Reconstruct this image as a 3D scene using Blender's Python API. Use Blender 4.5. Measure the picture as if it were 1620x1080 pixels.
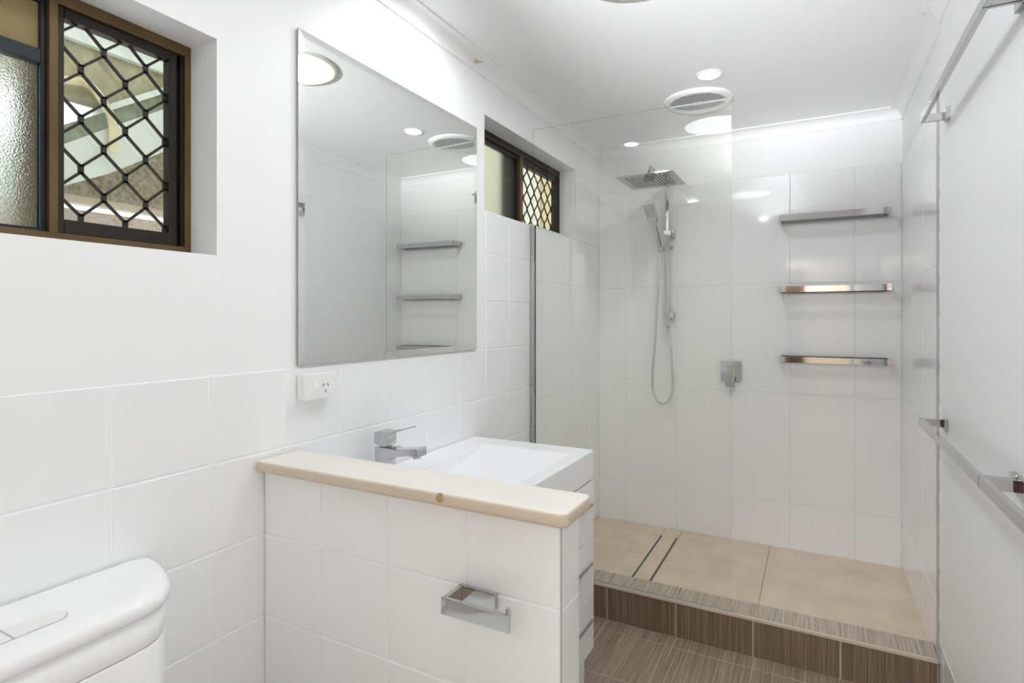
import bpy, bmesh, math
from mathutils import Vector, Matrix

# ------------------------------------------------------------------ scene, camera, world, exposure
for o in list(bpy.data.objects):
    bpy.data.objects.remove(o)
SC = bpy.context.scene
COL = SC.collection
H = 1.358                      # camera height
CEIL = 2.418
W, D = 1.600, 3.459            # room width, distance to the shower's end wall

cam_d = bpy.data.cameras.new('camera')
cam_d.sensor_width = 36.0
cam_d.lens = 901.7 / 1620 * 36
cam_d.shift_y = -(540 - 503.28) / 1620
cam_d.clip_start = 0.02
cam = bpy.data.objects.new('camera', cam_d)
COL.objects.link(cam)
cam.location = (1.2164, 0, H)
cam.rotation_euler = (math.pi / 2, 0, math.radians(28.024))
SC.camera = cam

world = bpy.data.worlds.new('daylight')
SC.world = world
world.use_nodes = True
_bg = world.node_tree.nodes['Background']
_bg.inputs['Color'].default_value = (0.93, 0.97, 1.0, 1)
_bg.inputs['Strength'].default_value = 0.85

vs = SC.view_settings
SC.display_settings.display_device = 'sRGB'
vs.view_transform = 'Standard'
vs.look = 'None'
vs.exposure = 1.18
vs.gamma = 1.0
vs.use_curve_mapping = False
cy = SC.cycles
cy.use_denoising = True
cy.max_bounces = 14
cy.diffuse_bounces = 8
cy.glossy_bounces = 7
cy.transmission_bounces = 12
cy.transparent_max_bounces = 24
cy.caustics_reflective = False
cy.caustics_refractive = False
cy.sample_clamp_indirect = 6.0

SKY_E = 5.5                   # round diffuser in the ceiling
SPOT_W, SPOT_EL, SPOT_CONE = 250.0, 21, 38   # added fill spotlight on the unseen rear wall, aimed at the ceiling
HALL_E = 80.0  # glow of the hallway lamp added as fill
DL_E = 64.0                   # recessed downlights

# ------------------------------------------------------------------ materials
def mat(name, col, rough=0.5, metal=0.0, coat=0.0, **kw):
    m = bpy.data.materials.new(name)
    m.use_nodes = True
    b = m.node_tree.nodes['Principled BSDF']
    b.inputs['Base Color'].default_value = (*col, 1)
    b.inputs['Roughness'].default_value = rough
    b.inputs['Metallic'].default_value = metal
    b.inputs['Coat Weight'].default_value = coat
    for k, v in kw.items():
        b.inputs[k.replace('_', ' ')].default_value = v
    return m

def nodes(m):
    return m.node_tree.nodes, m.node_tree.links, m.node_tree.nodes['Principled BSDF']

def srgb(r, g, b):
    f = lambda c: (c / 255 / 12.92) if c / 255 <= 0.04045 else ((c / 255 + 0.055) / 1.055) ** 2.4
    return (f(r), f(g), f(b))

def add_noise_bump(m, scale, strength, dist=0.002, stretch=(1, 1, 1)):
    n, l, b = nodes(m)
    tc = n.new('ShaderNodeTexCoord'); mp = n.new('ShaderNodeMapping')
    mp.inputs['Scale'].default_value = stretch
    no = n.new('ShaderNodeTexNoise'); no.inputs['Scale'].default_value = scale
    bu = n.new('ShaderNodeBump'); bu.inputs['Strength'].default_value = strength; bu.inputs['Distance'].default_value = dist
    l.new(tc.outputs['Object'], mp.inputs['Vector']); l.new(mp.outputs['Vector'], no.inputs['Vector'])
    l.new(no.outputs['Fac'], bu.inputs['Height']); l.new(bu.outputs['Normal'], b.inputs['Normal'])
    return no

def two_tone(m, c1, c2, scale, stretch=(1, 1, 1), lo=0.35, hi=0.65, detail=4.0):
    n, l, b = nodes(m)
    tc = n.new('ShaderNodeTexCoord'); mp = n.new('ShaderNodeMapping')
    mp.inputs['Scale'].default_value = stretch
    no = n.new('ShaderNodeTexNoise'); no.inputs['Scale'].default_value = scale; no.inputs['Detail'].default_value = detail
    rp = n.new('ShaderNodeValToRGB')
    rp.color_ramp.elements[0].position = lo; rp.color_ramp.elements[0].color = (*c1, 1)
    rp.color_ramp.elements[1].position = hi; rp.color_ramp.elements[1].color = (*c2, 1)
    l.new(tc.outputs['Object'], mp.inputs['Vector']); l.new(mp.outputs['Vector'], no.inputs['Vector'])
    l.new(no.outputs['Fac'], rp.inputs['Fac']); l.new(rp.outputs['Color'], b.inputs['Base Color'])
    return m

M = {}
M['paint'] = mat('white wall paint', (0.925, 0.93, 0.935), 0.42)
add_noise_bump(M['paint'], 60, 0.05, 0.001)
M['ceil'] = mat('white ceiling paint', (0.94, 0.945, 0.95), 0.5)
M['tile'] = mat('white glazed tile', (0.905, 0.912, 0.92), 0.07)
add_noise_bump(M['tile'], 5, 0.06, 0.004)
M['grout'] = mat('white grout', (0.95, 0.95, 0.95), 0.7)
M['grout_grey'] = mat('pale grey grout', (0.78, 0.78, 0.78), 0.7)
M['seal'] = mat('white sealant', (0.88, 0.88, 0.87), 0.35)
M['trim_grey'] = mat('pale grey edge strip', (0.44, 0.44, 0.43), 0.3)
M['chrome'] = mat('polished chrome', (0.56, 0.56, 0.56), 0.05, 1.0)
M['chrome_soft'] = mat('ribbed chrome hose', (0.62, 0.62, 0.61), 0.22, 1.0)
M['mirror'] = mat('silvered mirror', (0.90, 0.915, 0.905), 0.0, 1.0)
M['mirror_edge'] = mat('ground mirror edge', (0.45, 0.47, 0.46), 0.25, 0.8)
M['ceramic'] = mat('white glazed ceramic', (0.93, 0.935, 0.94), 0.06)
M['lacquer'] = mat('white gloss lacquer', (0.92, 0.925, 0.93), 0.1)
M['alu'] = mat('grey aluminium pull', (0.40, 0.41, 0.42), 0.35, 0.8)
M['plastic'] = mat('white plastic', (0.86, 0.86, 0.845), 0.3)
M['dark'] = mat('dark void', (0.015, 0.014, 0.013), 0.6)
M['slotdark'] = mat('dark slot', (0.04, 0.04, 0.04), 0.4)
M['rubber'] = mat('grey rubber nozzle', (0.10, 0.10, 0.10), 0.5)
M['bronze'] = mat('bronze anodised aluminium', srgb(104, 82, 52), 0.38, 0.35)
two_tone(M['bronze'], srgb(96, 75, 46), srgb(112, 90, 60), 6, (1, 1, 1))
M['bronze_dark'] = mat('dark bronze aluminium', srgb(44, 36, 30), 0.4, 0.3)
M['grille'] = mat('dark brown grille', srgb(50, 43, 36), 0.45, 0.2)
M['rail_dark'] = mat('dark slate sash rail', srgb(38, 44, 50), 0.4, 0.2)
M['beige'] = mat('cream stone cap', srgb(238, 232, 222), 0.35)
M['skyring'] = mat('aged cream plastic ring', srgb(214, 210, 196), 0.4)

# stone cap: cream top, sandier edge, one brown knot at the front edge
def cap_material():
    m = M['beige']; n, l, b = nodes(m)
    tc = n.new('ShaderNodeTexCoord'); ge = n.new('ShaderNodeNewGeometry')
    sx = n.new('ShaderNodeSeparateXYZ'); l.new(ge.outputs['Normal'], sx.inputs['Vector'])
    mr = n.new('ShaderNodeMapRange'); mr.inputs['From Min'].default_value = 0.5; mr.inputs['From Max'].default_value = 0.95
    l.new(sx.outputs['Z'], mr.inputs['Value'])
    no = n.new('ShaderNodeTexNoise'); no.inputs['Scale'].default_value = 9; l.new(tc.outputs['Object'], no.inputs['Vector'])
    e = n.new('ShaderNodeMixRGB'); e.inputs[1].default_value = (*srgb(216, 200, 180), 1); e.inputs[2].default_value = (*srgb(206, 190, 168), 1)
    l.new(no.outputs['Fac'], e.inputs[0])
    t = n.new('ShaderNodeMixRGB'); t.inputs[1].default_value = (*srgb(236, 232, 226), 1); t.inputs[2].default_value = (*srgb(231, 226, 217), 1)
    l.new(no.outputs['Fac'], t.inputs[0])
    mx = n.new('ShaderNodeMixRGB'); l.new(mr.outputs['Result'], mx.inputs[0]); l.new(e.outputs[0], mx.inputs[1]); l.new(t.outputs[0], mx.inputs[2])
    l.new(mx.outputs[0], b.inputs['Base Color'])
cap_material()
M['knot'] = mat('brown knot in stone', srgb(176, 148, 108), 0.4)

def stripe_material(name, dark, mid, light, stretch, rough=0.4):
    m = mat(name, mid, rough)
    n, l, b = nodes(m)
    tc = n.new('ShaderNodeTexCoord'); mp = n.new('ShaderNodeMapping'); mp.inputs['Scale'].default_value = stretch
    no = n.new('ShaderNodeTexNoise'); no.inputs['Scale'].default_value = 1.0; no.inputs['Detail'].default_value = 6; no.inputs['Roughness'].default_value = 0.7
    rp = n.new('ShaderNodeValToRGB'); cr = rp.color_ramp
    cr.elements[0].position = 0.34; cr.elements[0].color = (*dark, 1)
    cr.elements[1].position = 0.70; cr.elements[1].color = (*light, 1)
    k = cr.elements.new(0.5); k.color = (*mid, 1)
    bu = n.new('ShaderNodeBump'); bu.inputs['Strength'].default_value = 0.25; bu.inputs['Distance'].default_value = 0.001
    l.new(tc.outputs['Object'], mp.inputs['Vector']); l.new(mp.outputs['Vector'], no.inputs['Vector'])
    l.new(no.outputs['Fac'], rp.inputs['Fac']); l.new(rp.outputs['Color'], b.inputs['Base Color'])
    l.new(no.outputs['Fac'], bu.inputs['Height']); l.new(bu.outputs['Normal'], b.inputs['Normal'])
    return m
M['stripe_floor'] = stripe_material('striated brown floor tile', srgb(124, 107, 91), srgb(150, 132, 114), srgb(192, 175, 156), (150, 2.2, 2.2), 0.35)
M['stripe_hobtop'] = stripe_material('striated taupe step tile', srgb(146, 132, 116), srgb(182, 168, 150), srgb(216, 204, 188), (150, 3, 3), 0.4)
M['stripe_front'] = stripe_material('striated dark brown riser tile', srgb(100, 84, 68), srgb(122, 104, 86), srgb(156, 138, 118), (170, 2, 2), 0.35)
M['tan_tile'] = mat('tan stone-look tile', srgb(186, 166, 143), 0.3)
two_tone(M['tan_tile'], srgb(214, 195, 173), srgb(226, 209, 188), 7, (1, 1, 1))
M['tan_grout'] = mat('tan grout', srgb(150, 130, 110), 0.8)
M['grout_light'] = mat('light tan grout', srgb(196, 180, 160), 0.8)
M['hob_trim'] = mat('cream tile edge trim', srgb(206, 192, 172), 0.35)

def emission(name, col, s):
    m = bpy.data.materials.new(name); m.use_nodes = True
    n = m.node_tree.nodes; n.clear()
    e = n.new('ShaderNodeEmission'); e.inputs['Color'].default_value = (*col, 1); e.inputs['Strength'].default_value = s
    o = n.new('ShaderNodeOutputMaterial'); m.node_tree.links.new(e.outputs[0], o.inputs['Surface'])
    return m
M['skylight'] = emission('lit round diffuser', (0.93, 0.97, 1.0), SKY_E)
M['downlight'] = emission('lit downlight lens', (0.93, 0.97, 1.0), DL_E)

M['hall_fill_lamp'] = emission('glowing fill lamp globe', (0.86, 0.94, 1.0), HALL_E)

def thin_glass(name, tint, ior=1.5, rough=0.0, gain=1.0):
    """clear pane face: tinted see-through plus Fresnel mirror reflection"""
    m = bpy.data.materials.new(name); m.use_nodes = True
    n = m.node_tree.nodes; l = m.node_tree.links; n.clear()
    t = n.new('ShaderNodeBsdfTransparent'); t.inputs['Color'].default_value = (*tint, 1)
    g = n.new('ShaderNodeBsdfGlossy'); g.inputs['Roughness'].default_value = rough; g.inputs['Color'].default_value = (gain, gain, gain, 1)
    f = n.new('ShaderNodeFresnel'); f.inputs['IOR'].default_value = ior
    ge = n.new('ShaderNodeNewGeometry')
    inv = n.new('ShaderNodeMath'); inv.operation = 'SUBTRACT'; inv.inputs[0].default_value = 1.0
    l.new(ge.outputs['Backfacing'], inv.inputs[1])
    mu = n.new('ShaderNodeMath'); mu.operation = 'MULTIPLY'
    l.new(f.outputs[0], mu.inputs[0]); l.new(inv.outputs[0], mu.inputs[1])
    mx = n.new('ShaderNodeMixShader'); l.new(mu.outputs[0], mx.inputs[0]); l.new(t.outputs[0], mx.inputs[1]); l.new(g.outputs[0], mx.inputs[2])
    o = n.new('ShaderNodeOutputMaterial'); l.new(mx.outputs[0], o.inputs['Surface'])
    return m
M['glass'] = thin_glass('clear shower glass', (0.992, 0.995, 0.980))
M['pane'] = thin_glass('clear window glass', (0.97, 0.98, 0.97))
M['glass_edge'] = thin_glass('polished glass edge', (0.74, 0.80, 0.77))

def obscure(name, col, rough, bump, sc=260):
    m = mat(name, col, rough, Transmission_Weight=1.0, IOR=1.25)
    add_noise_bump(m, sc, bump, 0.003)
    return m
M['obscure_a'] = obscure('obscure patterned glass', (0.93, 0.99, 0.96), 0.06, 0.45, 330)
M['obscure_b'] = obscure('frosted glass', (0.90, 0.95, 0.85), 0.35, 0.3)

def woven(name, c1, c2, sc):
    m = mat(name, c1, 0.8); n, l, b = nodes(m)
    tc = n.new('ShaderNodeTexCoord'); ck = n.new('ShaderNodeTexChecker'); ck.inputs['Scale'].default_value = sc
    ck.inputs['Color1'].default_value = (*c1, 1); ck.inputs['Color2'].default_value = (*c2, 1)
    l.new(tc.outputs['Object'], ck.inputs['Vector']); l.new(ck.outputs['Color'], b.inputs['Base Color'])
    b.inputs['Transmission Weight'].default_value = 0.0
    return m
M['mesh_brown'] = woven('brown insect mesh', srgb(178, 158, 112), srgb(130, 112, 76), 420)
M['fibro'] = two_tone(mat('weathered olive board', (0.3, 0.3, 0.2), 0.8), srgb(140, 136, 104), srgb(172, 166, 132), 14)
M['fibro_low'] = two_tone(mat('speckled brown board', (0.3, 0.3, 0.2), 0.8), srgb(128, 120, 100), srgb(170, 158, 136), 60)
M['fibro_pink'] = two_tone(mat('pinkish speckled board', (0.3, 0.3, 0.2), 0.8), srgb(182, 166, 154), srgb(204, 190, 178), 90)
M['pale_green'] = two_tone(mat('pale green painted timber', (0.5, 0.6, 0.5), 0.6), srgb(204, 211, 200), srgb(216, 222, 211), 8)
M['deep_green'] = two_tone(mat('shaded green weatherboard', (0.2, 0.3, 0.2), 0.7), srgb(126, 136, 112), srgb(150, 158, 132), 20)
M['cream_ext'] = mat('cream cladding', srgb(206, 202, 182), 0.7)
M['brown_ext'] = two_tone(mat('weathered brown timber', (0.2, 0.15, 0.1), 0.7), srgb(112, 98, 76), srgb(140, 124, 98), 4, (1, 14, 1))
M['yellow_ext'] = mat('yellow ochre post', srgb(198, 182, 138), 0.7)
M['hose_cream'] = mat('cream corrugated plastic', srgb(226, 214, 172), 0.5)
M['tan_wall'] = mat('tan hallway paint', srgb(206, 188, 168), 0.6)
M['brown_door'] = two_tone(mat('dark stained timber', (0.05, 0.03, 0.02), 0.35), srgb(58, 36, 24), srgb(82, 54, 36), 6, (8, 1, 1))

# ------------------------------------------------------------------ mesh helpers
OFF = {}

def bm_new():
    return bmesh.new()

def box(bm, x0, x1, y0, y1, z0, z1, bev=0.0, seg=2, mi=0):
    vs_ = [bm.verts.new(p) for p in ((x0, y0, z0), (x1, y0, z0), (x1, y1, z0), (x0, y1, z0), (x0, y0, z1), (x1, y0, z1), (x1, y1, z1), (x0, y1, z1))]
    fs = [bm.faces.new([vs_[i] for i in f]) for f in ((3, 2, 1, 0), (4, 5, 6, 7), (0, 1, 5, 4), (1, 2, 6, 5), (2, 3, 7, 6), (3, 0, 4, 7))]
    for f in fs:
        f.material_index = mi
    if bev > 0:
        ed = list({e for f in fs for e in f.edges})
        r = bmesh.ops.bevel(bm, geom=ed, offset=bev, segments=seg, profile=0.5, affect='EDGES')
        for f in r['faces']:
            f.material_index = mi
    return fs

def hexa(bm, pts, bev=0.0, mi=0):
    """8 points: bottom four counter-clockwise, then top four"""
    v = [bm.verts.new(p) for p in pts]
    fs = [bm.faces.new([v[i] for i in f]) for f in ((3, 2, 1, 0), (4, 5, 6, 7), (0, 1, 5, 4), (1, 2, 6, 5), (2, 3, 7, 6), (3, 0, 4, 7))]
    for f in fs:
        f.material_index = mi
    if bev > 0:
        bmesh.ops.bevel(bm, geom=list({e for f in fs for e in f.edges}), offset=bev, segments=2, profile=0.5, affect='EDGES')
    bmesh.ops.recalc_face_normals(bm, faces=bm.faces[:])

def prism(bm, poly, axis, a0, a1, bev=0.0, seg=2, mi=0):
    """extrude a 2-D polygon along an axis: 'x' -> (y,z), 'y' -> (x,z), 'z' -> (x,y)"""
    def P(p, a):
        return {'x': (a, p[0], p[1]), 'y': (p[0], a, p[1]), 'z': (p[0], p[1], a)}[axis]
    lo = [bm.verts.new(P(p, a0)) for p in poly]; hi = [bm.verts.new(P(p, a1)) for p in poly]
    n = len(poly)
    fs = [bm.faces.new(lo[::-1]), bm.faces.new(hi)]
    for i in range(n):
        fs.append(bm.faces.new((lo[i], lo[(i + 1) % n], hi[(i + 1) % n], hi[i])))
    for f in fs:
        f.material_index = mi
    bmesh.ops.recalc_face_normals(bm, faces=fs)
    if bev > 0:
        cap = list({e for f in fs[:2] for e in f.edges})
        bmesh.ops.bevel(bm, geom=cap, offset=bev, segments=seg, profile=0.5, affect='EDGES')

def tube(bm, pts, r, seg=12, rfun=None, closed_ends=True, mi=0):
    pts = [Vector(p) for p in pts]
    rings = []; up = Vector((0, 0, 1)); prev = None
    for i, p in enumerate(pts):
        t = (pts[min(i + 1, len(pts) - 1)] - pts[max(i - 1, 0)]).normalized()
        if prev is None:
            a = t.cross(up)
            if a.length < 1e-4:
                a = t.cross(Vector((1, 0, 0)))
            a.normalize()
        else:
            a = (prev - t * prev.dot(t)).normalized()
        prev = a; b = t.cross(a)
        rr = rfun(i) if rfun else r
        rings.append([bm.verts.new(p + (a * math.cos(2 * math.pi * k / seg) + b * math.sin(2 * math.pi * k / seg)) * rr) for k in range(seg)])
    for i in range(len(rings) - 1):
        for k in range(seg):
            f = bm.faces.new((rings[i][k], rings[i][(k + 1) % seg], rings[i + 1][(k + 1) % seg], rings[i + 1][k]))
            f.smooth = True; f.material_index = mi
    if closed_ends:
        for ring, rev in ((rings[0], True), (rings[-1], False)):
            f = bm.faces.new(ring[::-1] if rev else ring); f.material_index = mi

def lathe(bm, prof, c, seg=64, mi=0, smooth=True):
    """profile (r, z) turned about a vertical axis through c"""
    rings = []
    for r, z in prof:
        if r < 1e-6:
            rings.append([bm.verts.new((c[0], c[1], c[2] + z))])
        else:
            rings.append([bm.verts.new((c[0] + r * math.cos(2 * math.pi * k / seg), c[1] + r * math.sin(2 * math.pi * k / seg), c[2] + z)) for k in range(seg)])
    fs = []
    for a, b in zip(rings, rings[1:]):
        for k in range(seg):
            k2 = (k + 1) % seg
            if len(a) == 1 and len(b) == 1:
                continue
            if len(a) == 1:
                f = bm.faces.new((a[0], b[k2], b[k]))
            elif len(b) == 1:
                f = bm.faces.new((a[k], a[k2], b[0]))
            else:
                f = bm.faces.new((a[k], a[k2], b[k2], b[k]))
            f.smooth = smooth; f.material_index = mi; fs.append(f)
    bmesh.ops.recalc_face_normals(bm, faces=fs)

def arc(c, r, a0, a1, n):
    return [(c[0] + r * math.cos(math.radians(a0 + (a1 - a0) * i / n)), c[1] + r * math.sin(math.radians(a0 + (a1 - a0) * i / n))) for i in range(n + 1)]

def rrect(x0, x1, y0, y1, r, n=6):
    return arc((x1 - r, y0 + r), r, -90, 0, n) + arc((x1 - r, y1 - r), r, 0, 90, n) + arc((x0 + r, y1 - r), r, 90, 180, n) + arc((x0 + r, y0 + r), r, 180, 270, n)

def smooth_path(pts, n=8):
    """Catmull-Rom through 3-D points"""
    P = [Vector(p) for p in pts]; P = [P[0] * 2 - P[1]] + P + [P[-1] * 2 - P[-2]]
    out = []
    for i in range(1, len(P) - 2):
        for k in range(n):
            t = k / n
            out.append(0.5 * ((2 * P[i]) + (-P[i - 1] + P[i + 1]) * t + (2 * P[i - 1] - 5 * P[i] + 4 * P[i + 1] - P[i + 2]) * t * t + (-P[i - 1] + 3 * P[i] - 3 * P[i + 1] + P[i + 2]) * t ** 3))
    out.append(P[-2])
    return out

def obj(name, bm, mats, parent=None, smooth=False):
    if not isinstance(mats, (list, tuple)):
        mats = [mats]
    me = bpy.data.meshes.new(name)
    if parent is not None:
        off = OFF[parent.name]
    else:
        xs = [v.co for v in bm.verts]
        off = Vector(((min(v.x for v in xs) + max(v.x for v in xs)) / 2, (min(v.y for v in xs) + max(v.y for v in xs)) / 2, min(v.z for v in xs)))
    bmesh.ops.translate(bm, verts=bm.verts[:], vec=-off)
    if smooth:
        for f in bm.faces:
            f.smooth = True
    bm.to_mesh(me); bm.free()
    for k in mats:
        me.materials.append(M[k])
    o = bpy.data.objects.new(name, me); COL.objects.link(o)
    if parent is not None:
        o.parent = parent
    else:
        o.location = off
    OFF[o.name] = off.copy()
    return o

def tag(o, label, cat, group=None):
    o['label'] = label; o['category'] = cat
    if group:
        o['group'] = group
    return o

def thing(name, loc, label, cat, group=None):
    o = bpy.data.objects.new(name, None); COL.objects.link(o)
    o.empty_display_size = 0.05; o.location = loc; OFF[o.name] = Vector(loc)
    return tag(o, label, cat, group)

def struct(name, bm, mats, parent=None, smooth=False):
    o = obj(name, bm, mats, parent, smooth)
    if parent is None:
        o['kind'] = 'structure'
    return o

def copy_tree(o, parent=None):
    c = o.copy(); COL.objects.link(c)
    if parent is not None:
        c.parent = parent
    OFF[c.name] = OFF[o.name].copy()
    for ch in list(o.children):
        copy_tree(ch, c)
    return c

def breaks(a, b, start, step):
    """joint positions start + k*step that fall inside (a, b), with both ends"""
    k0 = math.floor((a - start) / step) - 1
    out = [a]
    k = k0
    while start + k * step < b - 0.012:
        v = start + k * step
        if v > a + 0.012:
            out.append(v)
        k += 1
    return out + [b]

def tiles(bm, org, u, v, nrm, ub, vb, holes=(), gap=0.003, th=0.0024, edge=0.0028, mi_t=0, mi_g=1, back=0.004):
    """slab of grout with pillow-edged tiles standing on it; ub / vb are the joint lines along u and v"""
    org, u, v, nrm = Vector(org), Vector(u), Vector(v), Vector(nrm)
    P = lambda a, b, c: org + u * a + v * b + nrm * c
    def inside(a, b):
        return any(h[0] - 1e-6 < a < h[1] + 1e-6 and h[2] - 1e-6 < b < h[3] + 1e-6 for h in holes)
    fs = []
    for i in range(len(ub) - 1):
        for j in range(len(vb) - 1):
            a0, a1, b0, b1 = ub[i], ub[i + 1], vb[j], vb[j + 1]
            if inside((a0 + a1) / 2, (b0 + b1) / 2):
                continue
            q = [bm.verts.new(P(*p)) for p in ((a0, b0, 0.0006), (a1, b0, 0.0006), (a1, b1, 0.0006), (a0, b1, 0.0006))]
            f = bm.faces.new(q); f.material_index = mi_g; fs.append(f)
            g = gap / 2
            rings = []
            for ins, h in ((g, 0.0004), (g + edge * 0.15, th * 0.6), (g + edge * 0.5, th * 0.9), (g + edge, th)):
                rings.append([bm.verts.new(P(*p)) for p in ((a0 + ins, b0 + ins, h), (a1 - ins, b0 + ins, h), (a1 - ins, b1 - ins, h), (a0 + ins, b1 - ins, h))])
            for r0, r1 in zip(rings, rings[1:]):
                for k in range(4):
                    f = bm.faces.new((r0[k], r0[(k + 1) % 4], r1[(k + 1) % 4], r1[k])); f.material_index = mi_t; fs.append(f)
            f = bm.faces.new(rings[-1]); f.material_index = mi_t; fs.append(f)
    # flip if the chosen axes are left-handed
    if u.cross(v).dot(nrm) < 0:
        bmesh.ops.reverse_faces(bm, faces=fs)

X, Y, Z = Vector((1, 0, 0)), Vector((0, 1, 0)), Vector((0, 0, 1))

# ------------------------------------------------------------------ the room
TS_Y0, TS_W, TS_H = 0.6176, 0.2056, 0.2036
Z_L0 = -0.131 + H                       # top of the small-tile dado
Z_B = 0.1879 + H                        # a joint of the tall tiles
TILE_TOP = Z_B + 0.6
W1 = (0.27, 0.842, 0.145 + H, 0.645 + H)
W2 = (2.049, 3.067, 0.452 + H, 0.853 + H)
GLASS_Y = 2.482
SILL2 = W2[2]
SHF = 0.100                              # shower floor
HOB = 0.1565

def wall_left():
    bm = bm_new()
    xo, xi = -0.15, -0.0045
    REAR = -0.6
    box(bm, xo, xi, REAR, W1[0], 0, CEIL)
    box(bm, xo, xi, W1[0], W1[1], 0, W1[2]); box(bm, xo, xi, W1[0], W1[1], W1[3], CEIL)
    box(bm, xo, xi, W1[1], W2[0], 0, CEIL)
    box(bm, xo, xi, W2[0], W2[1], 0, W2[2]); box(bm, xo, xi, W2[0], W2[1], W2[3], CEIL)
    box(bm, xo, xi, W2[1], D + 0.12, 0, CEIL)
    # small tiles
    yb = breaks(-0.6, TS_Y0 + 7 * TS_W, TS_Y0, TS_W)
    zb = [0.0] + [Z_L0 - k * TS_H for k in range(5, -1, -1)]
    tiles(bm, (-0.0045, 0, 0), Y, Z, X, yb, zb, mi_t=1, mi_g=2)
    yb2 = breaks(TS_Y0 + 7 * TS_W, GLASS_Y - 0.004, TS_Y0, TS_W)
    zb2 = [0.0] + [Z_L0 - k * TS_H for k in range(5, -3, -1)] + [SILL2]
    tiles(bm, (-0.0045, 0, 0), Y, Z, X, yb2, zb2, mi_t=1, mi_g=2)
    # tall tiles inside the shower
    yb3 = breaks(GLASS_Y - 0.004, D, 2.9558, 0.305)
    yb3 = sorted(set(yb3 + [W2[1]]))
    zb3 = [SHF - 0.02, Z_B - 1.2, Z_B - 0.6, Z_B, SILL2, TILE_TOP]
    # the sill line is only a joint where the window cuts the tile
    tiles(bm, (-0.0045, 0, 0), Y, Z, X, yb3, zb3, holes=[(0, W2[1], SILL2, 3)], mi_t=1, mi_g=3, gap=0.002)
    return struct('wall_left', bm, ['paint', 'tile', 'grout', 'grout_grey'])
wall_left()

def wall_back():
    bm = bm_new()
    box(bm, -0.15, W + 0.15, D + 0.0045, D + 0.12, 0, CEIL)
    xb = breaks(0.0, W, 1.0936, 0.3049)
    zb = [SHF - 0.02, Z_B - 1.2, Z_B - 0.6, Z_B, TILE_TOP]
    tiles(bm, (0, D + 0.0045, 0), X, Z, -Y, xb, zb, mi_t=1, mi_g=2, gap=0.002)
    return struct('wall_back', bm, ['paint', 'tile', 'grout_grey'])
wall_back()

PANEL_X, PANEL_Y = 1.592, 2.405
def wall_right():
    bm = bm_new()
    box(bm, W + 0.0045, W + 0.12, -0.6, D + 0.12, 0, CEIL)
    yb = breaks(PANEL_Y, D, 3.129, 0.305)
    zb = [0.0, Z_B - 1.2, Z_B - 0.6, Z_B, TILE_TOP]
    tiles(bm, (W + 0.0045, 0, 0), Y, Z, -X, yb, zb, mi_t=1, mi_g=2, gap=0.002)
    # painted lining board that stops at the shower
    box(bm, PANEL_X, W + 0.0045, -0.6, PANEL_Y, 0.252, CEIL)
    return struct('wall_right', bm, ['paint', 'tile', 'grout'])
wall_right()

bm = bm_new()
tiles(bm, (W + 0.0045, 0, 0), Y, Z, -X, breaks(-0.6, PANEL_Y, 0.39, 0.305), [0.0, 0.245], mi_t=0, mi_g=1, gap=0.002)
struct('baseboard_right', bm, ['tile', 'grout'])
bm = bm_new()
prism(bm, [(W + 0.0045, 0.232), (W - 0.001, 0.232), (PANEL_X - 0.001, 0.246), (PANEL_X - 0.001, 0.254), (W + 0.0045, 0.254)], 'y', -0.6, PANEL_Y + 0.004)
struct('trim_1', bm, ['seal'])
bm = bm_new()   # strip covering the joint of board and tile
box(bm, W - 0.0035, W + 0.0045, PANEL_Y + 0.045, PANEL_Y + 0.098, HOB, TILE_TOP, 0.001, 1)
struct('trim_2', bm, ['trim_grey'])
bm = bm_new()
tube(bm, [(PANEL_X + 0.002, PANEL_Y + 0.001, z) for z in [0.25 + 0.02 * i for i in range(96)]], 0.004, 8, rfun=lambda i: 0.0035 + 0.0012 * math.sin(i * 1.7) * math.sin(i * 0.43))
struct('trim_3', bm, ['seal'])

# rear wall with a doorway, and the hallway beyond it
bm = bm_new()
DX0, DX1, DZ = 0.90, 1.54, 2.04
box(bm, -0.15, DX0, -0.72, -0.6, 0, CEIL); box(bm, DX1, W + 0.12, -0.72, -0.6, 0, CEIL); box(bm, DX0, DX1, -0.72, -0.6, DZ, CEIL)
struct('wall_rear', bm, ['paint'])
bm = bm_new()
box(bm, DX0 - 0.06, DX0, -0.6, -0.585, 0, DZ + 0.06, 0.003); box(bm, DX1, DX1 + 0.05, -0.6, -0.585, 0, DZ + 0.06, 0.003); box(bm, DX0, DX1, -0.6, -0.585, DZ, DZ + 0.06, 0.003)
struct('trim_4', bm, ['lacquer'])
bm = bm_new()
box(bm, -0.8, 2.4, -1.92, -1.8, 0, CEIL)
struct('wall_hall', bm, ['tan_wall'])
bm = bm_new()
box(bm, -0.8, -0.68, -1.8, -0.72, 0, CEIL); box(bm, -0.68, -0.15, -0.84, -0.72, 0, CEIL)
struct('wall_hall_left', bm, ['paint'])
bm = bm_new()
box(bm, 2.28, 2.4, -1.8, -0.72, 0, CEIL); box(bm, W + 0.12, 2.28, -0.84, -0.72, 0, CEIL)
struct('wall_hall_right', bm, ['paint'])
bm = bm_new()
box(bm, 0.48, 1.08, -1.8, -1.765, 0.0, 2.04, 0.003)
d1 = struct('door_1', bm, ['brown_door'])
bm = bm_new()
for z0, z1 in ((0.15, 0.95), (1.1, 1.9)):
    box(bm, 0.58, 0.98, -1.765, -1.757, z0, z1, 0.004)
obj('door_panel', bm, 'brown_door', d1)
bm = bm_new()
tube(bm, [(1.02, -1.765, 1.0), (1.02, -1.72, 1.0), (0.93, -1.715, 1.0)], 0.009, 10)
obj('door_handle', bm, 'chrome', d1)

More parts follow.
